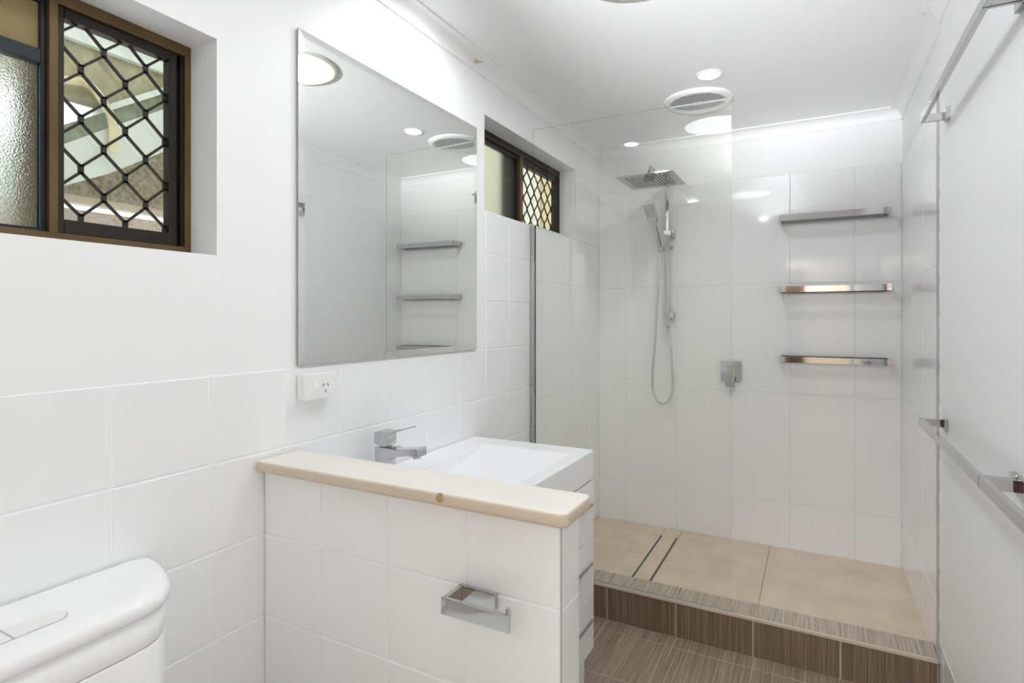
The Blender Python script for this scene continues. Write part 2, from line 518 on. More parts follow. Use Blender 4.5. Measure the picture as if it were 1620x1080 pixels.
# fill lamp added in the unseen hallway behind the camera
def hall_fill_lamp():
    c = (0.90, -1.55, CEIL)
    t = thing('hall_fill_lamp', c, 'round fill lamp added on the hallway ceiling outside the bathroom door', 'fill lamp')
    bm = bm_new(); lathe(bm, [(0.17, 0.0), (0.17, -0.02), (0.15, -0.025), (0.0, -0.025)], c, 48); obj('fill_lamp_base', bm, 'plastic', t)
    bm = bm_new(); lathe(bm, [(0.16, -0.026), (0.16, -0.06), (0.12, -0.10), (0.06, -0.115), (0.0, -0.12)], c, 48); obj('fill_lamp_globe', bm, 'hall_fill_lamp', t)
hall_fill_lamp()

# fill spotlight added out of view, tilted up to brighten the ceiling
def wall_fill_spot(px_, lab):
    p = Vector((px_, -0.48, 1.75))
    t = thing('wall_fill_spotlight', (p.x, -0.6, p.z), lab, 'spotlight')
    bm = bm_new(); box(bm, p.x - 0.04, p.x + 0.04, -0.6, -0.585, p.z - 0.10, p.z + 0.02, 0.004); obj('wall_plate', bm, 'plastic', t)
    bm = bm_new(); tube(bm, [(p.x, -0.59, p.z - 0.06), (p.x, -0.55, p.z - 0.06), (p.x, -0.53, p.z - 0.03)], 0.008, 10); obj('swivel_arm', bm, 'plastic', t)
    d = Vector((0.07, math.cos(math.radians(SPOT_EL)), math.sin(math.radians(SPOT_EL)))).normalized()
    bm = bm_new()
    lathe(bm, [(0.0, -0.09), (0.035, -0.09), (0.045, -0.02), (0.047, 0.015), (0.044, 0.015), (0.040, -0.02), (0.0, -0.03)], (0, 0, 0), 32)
    q = Vector((0, 0, 1)).rotation_difference(d)
    bmesh.ops.transform(bm, matrix=Matrix.Translation(p - d * 0.03) @ q.to_matrix().to_4x4(), verts=bm.verts[:])
    obj('fill_spot_head', bm, 'plastic', t)
    ld = bpy.data.lights.new('fill_spot_lamp', 'SPOT'); ld.energy = SPOT_W; ld.spot_size = math.radians(SPOT_CONE); ld.spot_blend = 1.0; ld.shadow_soft_size = 0.03; ld.color = (0.93, 0.97, 1.0)
    lo = bpy.data.objects.new('fill_spot_lamp', ld); COL.objects.link(lo); lo.parent = t
    lo.rotation_euler = Vector((0, 0, -1)).rotation_difference(d).to_euler(); lo.location = p - OFF[t.name]
wall_fill_spot(0.80, 'white fill spotlight added on the rear wall beside the doorway, tilted at the ceiling')

# ceiling
bm = bm_new()
box(bm, -0.15, W + 0.12, -0.6, D + 0.12, CEIL, CEIL + 0.1)
box(bm, -0.8, 2.4, -1.92, -0.6, CEIL, CEIL + 0.1)
struct('ceiling', bm, ['ceil'])

# cove cornices
def cove(n=8, h=0.057, w=0.052):
    pts = [(0, 0), (0, -h), (0.006, -h)]
    for i in range(n + 1):
        a = math.radians(180 + 90 * i / n) if False else math.radians(i * 90 / n)
        pts.append((w - 0.006 - (w - 0.012) * math.cos(a) + 0.0, -h + 0.006 + (h - 0.012) * math.sin(a)))
    pts += [(w, -0.006), (w, 0)]
    return pts
CV = cove()
def cornice(name, kind):
    bm = bm_new()
    if kind == 'left':
        prism(bm, [(p[0] - 0.0045, CEIL + p[1]) for p in CV], 'y', -0.6, D + 0.0045)
    elif kind == 'right':
        prism(bm, [(PANEL_X - p[0], CEIL + p[1]) for p in CV], 'y', -0.6, PANEL_Y)
        prism(bm, [(W + 0.0045 - p[0], CEIL + p[1]) for p in CV], 'y', PANEL_Y, D + 0.0045)
    else:
        prism(bm, [(D + 0.0045 - p[0], CEIL + p[1]) for p in CV], 'x', -0.0045, W + 0.0045)
    return struct(name, bm, ['ceil'])
cornice('trim_5', 'left'); cornice('trim_6', 'right'); cornice('trim_7', 'back')

# floors
bm = bm_new()
box(bm, -0.15, W + 0.12, -0.72, 2.6, -0.1, -0.0012, mi=1)
box(bm, -0.8, 2.4, -1.92, -0.6, -0.1, -0.002, mi=2)
tiles(bm, (0, 0, -0.0012), X, Y, Z, breaks(0.0, W, 0.39, 0.61), breaks(-0.6, 2.472, 2.39, 0.31), mi_t=0, mi_g=1, gap=0.0035, th=0.0012, edge=0.0008)
struct('floor', bm, ['stripe_floor', 'grout_light', 'tan_tile'])

bm = bm_new()
box(bm, -0.004, W + 0.004, 2.601, D + 0.004, -0.1, SHF - 0.003, mi=1)
DR = (0.425, 0.523, 2.63, 3.325)          # channel drain
xb = [0.0, 0.385, DR[0], DR[1], 0.995, W]
yb = [2.60, 2.715, 3.02, DR[3], D + 0.003]
tiles(bm, (0, 0, SHF - 0.003), X, Y, Z, [0.0, DR[0]], yb, mi_t=0, mi_g=1, gap=0.002, th=0.003, edge=0.001)
tiles(bm, (0, 0, SHF - 0.003), X, Y, Z, [DR[1], 0.995, W + 0.003], yb, mi_t=0, mi_g=1, gap=0.002, th=0.003, edge=0.001)
tiles(bm, (0, 0, SHF - 0.003), X, Y, Z, [DR[0], DR[1]], [DR[3], D + 0.003], mi_t=0, mi_g=1, gap=0.002, th=0.003, edge=0.001)
struct('floor_shower', bm, ['tan_tile', 'tan_grout'])

# step in front of the shower
HY0, HY1 = 2.472, 2.602
bm = bm_new()
box(bm, 0, W, HY0 + 0.004, HY1 - 0.003, -0.1, HOB - 0.004, mi=2)
tiles(bm, (0, HY0 + 0.004, 0), X, Z, -Y, [0.0, 0.0805, 0.385, 0.69, 0.995, 1.3, W], [-0.002, HOB - 0.012], mi_t=0, mi_g=2, gap=0.006, th=0.004, edge=0.0015)
tiles(bm, (0, 0, HOB - 0.004), X, Y, Z, [0.0, 0.0805, 0.385, 0.69, 0.995, 1.3, W], [HY0 + 0.012, HY1], mi_t=1, mi_g=2, gap=0.002, th=0.004, edge=0.001)
box(bm, 0, W, HY1 - 0.003, HY1, 0.09, HOB - 0.002, mi=1)
o = struct('trim_8', bm, ['stripe_front', 'stripe_hobtop', 'grout_light'])
o.name = 'shower_kerb'
bm = bm_new()
box(bm, 0, W, HY0 - 0.003, HY0 + 0.011, HOB - 0.013, HOB, 0.002, 2)
struct('trim_8', bm, ['hob_trim'])

# nib wall
NY0, NY1, NX = 0.967, 1.056, 0.8056
NTOP = -0.377 + H
bm = bm_new()
box(bm, 0, NX - 0.004, NY0 + 0.004, NY1 - 0.004, 0, NTOP)
zb = [0.0] + [Z_L0 - k * TS_H for k in range(5, 1, -1)] + [NTOP]
tiles(bm, (0, NY0 + 0.004, 0), X, Z, -Y, [0.0, 0.196, 0.395, 0.598, NX - 0.002], zb, mi_t=1, mi_g=2, th=0.004)
tiles(bm, (NX - 0.004, 0, 0), Y, Z, X, [NY0 + 0.002, NY1], zb, mi_t=1, mi_g=2, th=0.004)
tiles(bm, (0, NY1 - 0.004, 0), X, Z, Y, [0.0, 0.196, 0.395, 0.598, NX - 0.002], zb, mi_t=1, mi_g=2, th=0.004)
box(bm, NX - 0.0032, NX - 0.0008, NY0 + 0.0008, NY0 + 0.0032, 0, NTOP, mi=3)
struct('wall_nib', bm, ['paint', 'tile', 'grout', 'trim_grey'])

# ------------------------------------------------------------------ windows
def zigzag_grille(name, parent, y0, y1, z0, z1, x, nz, ny, dy=0.0429, dz=0.0513, wd=0.0050):
    """expanded diamond mesh clipped to a rectangle; one node sits at (ny, nz)"""
    bm = bm_new()
    def seg(p, q, w):
        # clip p-q (2-D) to the rectangle
        t0, t1 = 0.0, 1.0
        d = (q[0] - p[0], q[1] - p[1])
        for pk, qk in ((-d[0], p[0] - y0), (d[0], y1 - p[0]), (-d[1], p[1] - z0), (d[1], z1 - p[1])):
            if abs(pk) < 1e-9:
                if qk < 0:
                    return
                continue
            t = qk / pk
            if pk < 0:
                t0 = max(t0, t)
            else:
                t1 = min(t1, t)
        if t0 >= t1:
            return
        a = Vector((p[0] + d[0] * t0, p[1] + d[1] * t0)); b = Vector((p[0] + d[0] * t1, p[1] + d[1] * t1))
        e = (b - a).normalized(); n = Vector((-e.y, e.x)) * w / 2
        a -= e * w * 0.3; b += e * w * 0.3
        h = 0.003
        hexa_pts = []
        for xx in (x - h, x + h):
            for s in ((a - n), (b - n), (b + n), (a + n)):
                hexa_pts.append((xx, s.x, s.y))
        v = [bm.verts.new(pp) for pp in hexa_pts]
        for f in ((3, 2, 1, 0), (4, 5, 6, 7), (0, 1, 5, 4), (1, 2, 6, 5), (2, 3, 7, 6), (3, 0, 4, 7)):
            bm.faces.new([v[i] for i in f])
    i0 = math.floor((y0 - ny) / dy) - 1; i1 = math.ceil((y1 - ny) / dy) + 1
    j0 = math.floor((z0 - nz) / (2 * dz)) - 1; j1 = math.ceil((z1 - nz) / (2 * dz)) + 1
    hn = 0.0075; e = wd * 0.42
    for i in range(i0, i1 + 1):
        for j in range(j0, j1 + 1):
            yc = ny + i * dy; zc = nz + j * 2 * dz + (dz if i % 2 else 0)
            seg((yc, zc - hn), (yc, zc + hn), wd * 1.9)
            for s in (-1, 1):
                seg((yc + s * e, zc + hn), (yc + s * dy - s * e, zc + dz - hn), wd)
    bmesh.ops.recalc_face_normals(bm, faces=bm.faces[:])
    return obj(name, bm, 'grille', parent)

def frame_ring(bm, x0, x1, y0, y1, z0, z1, wl, wr, wb, wt, bev=0.0012):
    box(bm, x0, x1, y0, y0 + wl, z0, z1, bev, 1); box(bm, x0, x1, y1 - wr, y1, z0, z1, bev, 1)
    box(bm, x0, x1, y0 + wl, y1 - wr, z0, z0 + wb, bev, 1); box(bm, x0, x1, y0 + wl, y1 - wr, z1 - wt, z1, bev, 1)

def window_one():
    w = bpy.data.objects.new('window_1', None); COL.objects.link(w)
    w.location = (-0.125, (W1[0] + W1[1]) / 2, W1[2]); OFF[w.name] = Vector(w.location); w['kind'] = 'structure'
    y0, y1, z0, z1 = W1
    bm = bm_new(); frame_ring(bm, -0.148, -0.100, y0, y1, z0, z1, 0.016, 0.014, 0.024, 0.024); obj('window_frame', bm, 'bronze', w)
    ym0, ym1 = 0.556, 0.571
    bm = bm_new(); box(bm, -0.140, -0.099, ym0, ym1, z0 + 0.022, z1 - 0.022, 0.001, 1); obj('mullion', bm, 'bronze', w)
    # dark runners between the outer frame and the fixed grille
    bm = bm_new()
    box(bm, -0.146, -0.118, 0.8128, 0.829, z0 + 0.024, z1 - 0.024); box(bm, -0.146, -0.106, 0.820, 0.823, z0 + 0.024, z1 - 0.024)
    obj('sliding_track', bm, 'bronze_dark', w)
    bm = bm_new(); frame_ring(bm, -0.132, -0.108, ym1 + 0.0005, 0.8125, z0 + 0.0245, z1 - 0.0245, 0.0135, 0.0185, 0.0285, 0.0200); obj('grille_frame', bm, 'bronze_dark', w)
    zigzag_grille('security_grille', w, ym1 + 0.013, 0.795, z0 + 0.052, z1 - 0.0435, -0.121, H + 0.4605, 0.6626)
    bm = bm_new(); box(bm, -0.1385, -0.1345, ym1 + 0.001, 0.812, z0 + 0.026, z1 - 0.026); obj('window_pane', bm, 'pane', w)
    # left half: patterned glass below, insect mesh above a slate rail
    bm = bm_new(); frame_ring(bm, -0.134, -0.112, y0 + 0.016, ym0 - 0.0005, z0 + 0.0245, z1 - 0.0245, 0.010, 0.0085, 0.006, 0.006); box(bm, -0.134, -0.110, y0 + 0.026, ym0 - 0.009, H + 0.495, H + 0.522, 0.001, 1)
    obj('sash', bm, 'rail_dark', w)
    bm = bm_new(); box(bm, -0.126, -0.120, y0 + 0.026, ym0 - 0.009, z0 + 0.030, H + 0.4955); obj('patterned_pane', bm, 'obscure_a', w)
    bm = bm_new(); box(bm, -0.124, -0.122, y0 + 0.026, ym0 - 0.009, H + 0.5215, z1 - 0.030); obj('insect_mesh', bm, 'mesh_brown', w)
window_one()

def window_two():
    w = bpy.data.objects.new('window_2', None); COL.objects.link(w)
    w.location = (-0.125, (W2[0] + W2[1]) / 2, W2[2]); OFF[w.name] = Vector(w.location); w['kind'] = 'structure'
    y0, y1, z0, z1 = W2
    bm = bm_new(); frame_ring(bm, -0.148, -0.100, y0, y1, z0, z1, 0.018, 0.016, 0.020, 0.034); obj('window_frame', bm, 'bronze_dark', w)
    ym0, ym1 = 2.562, 2.604
    bm = bm_new(); box(bm, -0.140, -0.099, ym0, ym1 - 0.012, z0 + 0.02, z1 - 0.034, 0.001, 1); obj('mullion', bm, 'bronze', w)
    bm = bm_new(); frame_ring(bm, -0.132, -0.106, ym1 - 0.011, y1 - 0.017, z0 + 0.0205, z1 - 0.0345, 0.011, 0.036, 0.006, 0.034); box(bm, -0.106, -0.101, 3.018, 3.022, z0 + 0.02, z1 - 0.035); box(bm, -0.106, -0.101, 3.034, 3.038, z0 + 0.02, z1 - 0.035)
    obj('grille_frame', bm, 'bronze_dark', w)
    zigzag_grille('security_grille', w, ym1 - 0.002, 3.016, z0 + 0.024, z1 - 0.066, -0.121, H + 0.675, 2.7665)
    bm = bm_new(); box(bm, -0.1385, -0.1345, ym1, 3.03, z0 + 0.022, z1 - 0.04); obj('window_pane', bm, 'pane', w)
    bm = bm_new(); frame_ring(bm, -0.134, -0.112, y0 + 0.018, ym0 - 0.0005, z0 + 0.0205, z1 - 0.0345, 0.012, 0.010, 0.006, 0.020); obj('sash', bm, 'bronze_dark', w)
    bm = bm_new(); box(bm, -0.126, -0.120, y0 + 0.030, ym0 - 0.010, z0 + 0.026, z1 - 0.054); obj('frosted_pane', bm, 'obscure_b', w)
    bm = bm_new()   # tile trim edging the opening on the shower side
    box(bm, -0.100, -0.0005, GLASS_Y + 0.012, y1, z0 + 0.0002, z0 + 0.004); box(bm, -0.004, 0.0008, y1 - 0.001, y1 + 0.006, z0, z1 - 0.09)
    obj('sill_trim', bm, 'seal', w)
    bm = bm_new(); box(bm, -0.172, -0.150, 2.478, 2.606, z0 + 0.004, z1 - 0.004, 0.001, 1); obj('outer_stile', bm, 'bronze_dark', w)
window_two()

# ------------------------------------------------------------------ outside the windows
def ext(name, x0, x1, poly, m, bev=0.0):
    bm = bm_new(); prism(bm, [(p[0], p[1] + H) for p in poly], 'x', x0, x1, bev); return struct(name, bm, [m])
ext('exterior_eave_board', -1.08, -1.00, [(0.2, 0.755), (1.13, 0.755), (1.60, 1.08), (1.60, 1.6), (0.2, 1.6)], 'fibro')
ext('exterior_eave_batten', -1.00, -0.975, [(0.2, 0.935), (1.6, 0.935), (1.6, 0.975), (0.2, 0.975)], 'pale_green')
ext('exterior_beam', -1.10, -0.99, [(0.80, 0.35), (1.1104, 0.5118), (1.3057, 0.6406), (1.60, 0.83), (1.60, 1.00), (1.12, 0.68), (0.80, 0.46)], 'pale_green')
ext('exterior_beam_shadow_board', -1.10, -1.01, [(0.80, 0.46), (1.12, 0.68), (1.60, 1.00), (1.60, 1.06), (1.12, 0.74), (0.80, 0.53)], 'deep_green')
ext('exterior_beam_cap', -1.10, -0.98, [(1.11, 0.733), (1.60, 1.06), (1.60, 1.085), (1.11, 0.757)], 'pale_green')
ext('exterior_soffit_board', -1.22, -1.18, [(0.9, 0.455), (1.8, 0.455), (1.8, 0.80), (0.9, 0.57)], 'fibro_low')
ext('exterior_soffit_batten', -1.24, -1.19, [(0.2, 0.425), (1.8, 0.425), (1.8, 0.455), (0.2, 0.455)], 'hob_trim')
ext('exterior_lower_board', -1.24, -1.18, [(0.2, 0.0), (1.8, 0.0), (1.8, 0.400), (0.2, 0.400)], 'fibro_pink')
ext('exterior_post', -0.36, -0.30, [(0.598, -1.35), (0.66, -1.35), (0.66, 1.3), (0.598, 1.3)], 'brown_ext')
ext('exterior_panel', -0.80, -0.76, [(-0.6, -1.35), (0.64, -1.35), (0.64, 1.3), (-0.6, 1.3)], 'pale_green')
ext('exterior_cladding', -0.86, -0.80, [(1.7, -1.35), (6.5, -1.35), (6.5, 2.0), (1.7, 2.0)], 'cream_ext')
ext('exterior_corner_post', -0.80, -0.785, [(4.29, -1.35), (4.62, -1.35), (4.62, 2.0), (4.29, 2.0)], 'yellow_ext')
bm = bm_new()
hp = smooth_path([(-0.97, 0.86, H + 0.76), (-0.97, 0.9793, H + 0.789), (-0.97, 1.0219, H + 0.797), (-0.97, 1.0545, H + 0.785), (-0.97, 1.0901, H + 0.74), (-0.97, 1.1104, H + 0.69), (-0.97, 1.1145, H + 0.59)], 18)
tube(bm, hp, 0.014, 12, rfun=lambda i: 0.0145 if i % 2 else 0.0118)
o = obj('drain_hose', bm, 'hose_cream'); tag(o, 'cream corrugated hose curling down outside the diamond-grille window over the pale green beam', 'hose')

# ------------------------------------------------------------------ mirror
MZ0, MZ1, MY0, MY1 = -0.1257 + H, 0.772 + H, 1.070, 1.974
bm = bm_new()
bw = 0.020
def ringpts(i, x):
    return [bm.verts.new(p) for p in ((x, MY0 + i, MZ0 + i), (x, MY1 - i, MZ0 + i), (x, MY1 - i, MZ1 - i), (x, MY0 + i, MZ1 - i))]
r0 = ringpts(0, -0.0005); r1 = ringpts(0, 0.0042); r2 = ringpts(bw, 0.0052)
for a, b, mi in ((r0, r1, 1), (r1, r2, 0)):
    for k in range(4):
        f = bm.faces.new((a[k], a[(k + 1) % 4], b[(k + 1) % 4], b[k])); f.material_index = mi
bm.faces.new(r2); f = bm.faces.new(r0[::-1]); f.material_index = 1
bmesh.ops.recalc_face_normals(bm, faces=bm.faces[:])
o = obj('wall_mirror', bm, ['mirror', 'mirror_edge']); tag(o, 'square frameless mirror with a faceted border on the white wall above the vanity', 'mirror')

# ------------------------------------------------------------------ power point
def power_point():
    y0, y1, z0, z1, d = 1.067, 1.180, -0.2185 + H, -0.1475 + H, 0.032
    t = thing('power_outlet', (0, (y0 + y1) / 2, z0), 'white single power point with switch on the tiles below the mirror', 'power socket')
    bm = bm_new(); box(bm, 0.0005, 0.020, y0 + 0.001, y1 - 0.001, z0 + 0.001, z1 - 0.001, 0.002); obj('mounting_block', bm, 'plastic', t)
    bm = bm_new(); box(bm, 0.0205, d, y0, y1, z0, z1, 0.004, 3); obj('cover_plate', bm, 'plastic', t)
    ys, zs = 1.1045, -0.183 + H
    bm = bm_new(); box(bm, d - 0.001, d + 0.0035, ys - 0.0075, ys + 0.0075, zs - 0.010, zs + 0.010, 0.002, 2); obj('rocker_switch', bm, 'ceramic', t)
    yc, zc = 1.139, -0.188 + H
    bm = bm_new()
    for dy_, dz_, ang in ((-0.008, 0.006, -30), (0.008, 0.006, 30), (0.0, -0.011, 0)):
        a = math.radians(ang); u = Vector((0, -math.sin(a) * 0.0045 * -1, math.cos(a) * 0.0045)); u = Vector((0, -math.sin(a) * 0.0045, math.cos(a) * 0.0045)); v = Vector((0, math.cos(a) * 0.0012, math.sin(a) * 0.0012))
        c = Vector((d, yc + dy_, zc + dz_)); ex = Vector((0.0004, 0, 0))
        pts = [c - u - v - ex, c + u - v - ex, c + u + v - ex, c - u + v - ex, c - u - v + ex, c + u - v + ex, c + u + v + ex, c - u + v + ex]
        hexa(bm, pts)
    obj('pin_slot', bm, 'slotdark', t)
power_point()

# ------------------------------------------------------------------ stone cap on the nib wall
CZ0, CZ1 = NTOP, -0.349 + H
bm = bm_new()
prism(bm, rrect(0.001, 0.826, 0.938, 1.075, 0.015), 'z', CZ0, CZ1, 0.0075, 4)
for f in bm.faces:
    f.smooth = True
cap = obj('ledge_cap', bm, 'beige'); tag(cap, 'cream stone capping slab with rounded edges on top of the low tiled wall', 'ledge')
cap.data.set_sharp_from_angle(angle=math.radians(50))
bm = bm_new()
lathe(bm, [(0.0, 0.0012), (0.006, 0.001), (0.0095, 0.0)], (0, 0, 0), 24)
bmesh.ops.rotate(bm, verts=bm.verts[:], cent=(0, 0, 0), matrix=Matrix.Rotation(math.radians(90 - 12), 3, 'X'))
bmesh.ops.translate(bm, verts=bm.verts[:], vec=(0.5535, 0.938, CZ0 + 0.0185))
k = obj('knot', bm, 'knot', cap); k['label'] = 'small round brown knot on the front edge'

# ------------------------------------------------------------------ vanity
def vanity():
    y0, y1, xf = 1.063, 1.962, 0.508
    zt, zb = -0.4755 + H, -0.5785 + H
    t = thing('vanity_unit', (0.25, (y0 + y1) / 2, 0), 'white gloss vanity with moulded basin between the low tiled wall and the glass screen', 'vanity')
    # basin: thick slab with a ramped rectangular bowl
    bm = bm_new()
    ox = (0.002, xf); oy = (y0, y1); bx = (0.116, 0.458); by = (1.215, 1.862)
    R = lambda x0, x1, ya, yb, z: [bm.verts.new(p) for p in ((x0, ya, z), (x1, ya, z), (x1, yb, z), (x0, yb, z))]
    lo = R(ox[0], ox[1], oy[0], oy[1], zb); hi = R(ox[0], ox[1], oy[0], oy[1], zt)
    rim = R(bx[0], bx[1], by[0], by[1], zt)
    flo = [bm.verts.new(p) for p in ((bx[0] + 0.010, by[0] + 0.012, zt - 0.072), (bx[1] - 0.012, by[0] + 0.012, zt - 0.072), (bx[1] - 0.012, by[0] + 0.33, zt - 0.060), (bx[0] + 0.010, by[0] + 0.33, zt - 0.060))]
    bm.faces.new(lo[::-1])
    for a, b in ((lo, hi), (hi, rim), (rim, flo)):
        for k in range(4):
            bm.faces.new((a[k], a[(k + 1) % 4], b[(k + 1) % 4], b[k]))
    bm.faces.new(flo)
    bmesh.ops.recalc_face_normals(bm, faces=bm.faces[:])
    bmesh.ops.bevel(bm, geom=bm.edges[:], offset=0.004, segments=2, profile=0.5, affect='EDGES')
    b = obj('basin', bm, 'ceramic', t)
    bm = bm_new(); lathe(bm, [(0.0, 0.004), (0.028, 0.003), (0.032, 0.0)], (0.285, by[0] + 0.13, zt - 0.068), 32); obj('waste_cap', bm, 'chrome', b)
    # carcass
    bm = bm_new()
    zc1 = zb - 0.008; zc0 = -1.190 + H
    box(bm, 0.004, xf - 0.022, y0 + 0.002, y1 - 0.002, zc0, zb - 0.001)
    box(bm, 0.004, xf - 0.002, y0 + 0.0005, y0 + 0.017, zc0, zc1, 0.0008, 1); box(bm, 0.004, xf - 0.0165, y1 - 0.017, y1 - 0.0005, zc0, zc1, 0.0008, 1)
    obj('carcass', bm, 'lacquer', t)
    bm = bm_new(); box(bm, 0.03, 0.472, y0 + 0.02, y1 - 0.002, 0.0, zc0); obj('kickboard', bm, 'lacquer', t)
    ys = 1.66
    for za, zd, zh in ((-0.5845, -0.785, -0.668), (-0.788, -0.9895, -0.878), (-0.9925, -1.190, -1.081)):
        bm = bm_new(); box(bm, xf - 0.018, xf, ys + 0.0015, y1 - 0.0008, H + zd, H + za, 0.0012, 2)
        dr = obj('drawer', bm, 'lacquer', t)
        bm = bm_new(); box(bm, xf - 0.001, xf + 0.006, ys + 0.014, y1 - 0.021, H + zh - 0.0045, H + zh + 0.0045, 0.001, 1)
        hd = obj('drawer_handle', bm, 'alu', dr)
    for ya, yb_ in ((y0 + 0.0005, 1.3605), (1.3635, ys - 0.0015)):
        bm = bm_new(); box(bm, xf - 0.018, xf, ya, yb_, zc0, H - 0.5845, 0.0012, 2)
        dd = obj('cupboard_door', bm, 'lacquer', t)
        yh = yb_ - 0.19 if ya < 1.2 else ya + 0.02
        bm = bm_new(); box(bm, xf - 0.001, xf + 0.006, yh, yh + 0.17, H - 0.6715, H - 0.6645, 0.001, 1)
        obj('door_handle', bm, 'alu', dd)
vanity()

# ------------------------------------------------------------------ basin mixer
def tap():
    zt = -0.4755 + H
    x0, x1, y0, y1 = 0.047, 0.093, 1.318, 1.364
    yc = (y0 + y1) / 2
    t = thing('basin_tap', (0.07, yc, zt), 'square chrome lever mixer tap on the back ledge of the basin', 'tap')
    bm = bm_new()
    zs1, zs0 = -0.3860 + H, -0.4130 + H
    prof = [(x0, zt), (x1 + 0.004, zt), (x1 - 0.004, zt + 0.03), (x1 - 0.002, zs0 - 0.012), (x1 + 0.010, zs0 - 0.002), (x1 + 0.03, zs0 + 0.003), (0.168, zs0 + 0.012), (0.206, zs0 + 0.012), (0.206, zs1 + 0.010), (0.180, zs1 + 0.006), (x1 + 0.03, zs1 - 0.002), (x1, zs1), (x0, zs1)]
    prism(bm, prof, 'y', y0, y1, 0.0015, 2)
    b = obj('tap_body', bm, 'chrome', t)
    bm = bm_new(); lathe(bm, [(0.0, 0.0), (0.012, 0.0), (0.012, 0.010), (0.0, 0.010)], (0.187, yc, zs0 + 0.003), 24); obj('aerator', bm, 'chrome', b)
    bm = bm_new(); lathe(bm, [(0.0, 0.0), (0.018, 0.0), (0.018, 0.006), (0.0, 0.006)], (0.07, yc, zs1 - 0.0005), 32); obj('collar', bm, 'chrome', t)
    bm = bm_new()
    zl = zs1 + 0.0055
    prism(bm, [(x0 - 0.002, zl + 0.006), (x0 + 0.008, zl), (x1, zl), (x1, zl + 0.034), (0.120, zl + 0.042), (0.168, zl + 0.058), (0.167, zl + 0.0605), (0.115, zl + 0.048), (x1 - 0.006, zl + 0.043), (x0 + 0.012, zl + 0.043), (x0 - 0.002, zl + 0.036)], 'y', y0, y1, 0.001, 2)
    obj('lever', bm, 'chrome', t)
tap()

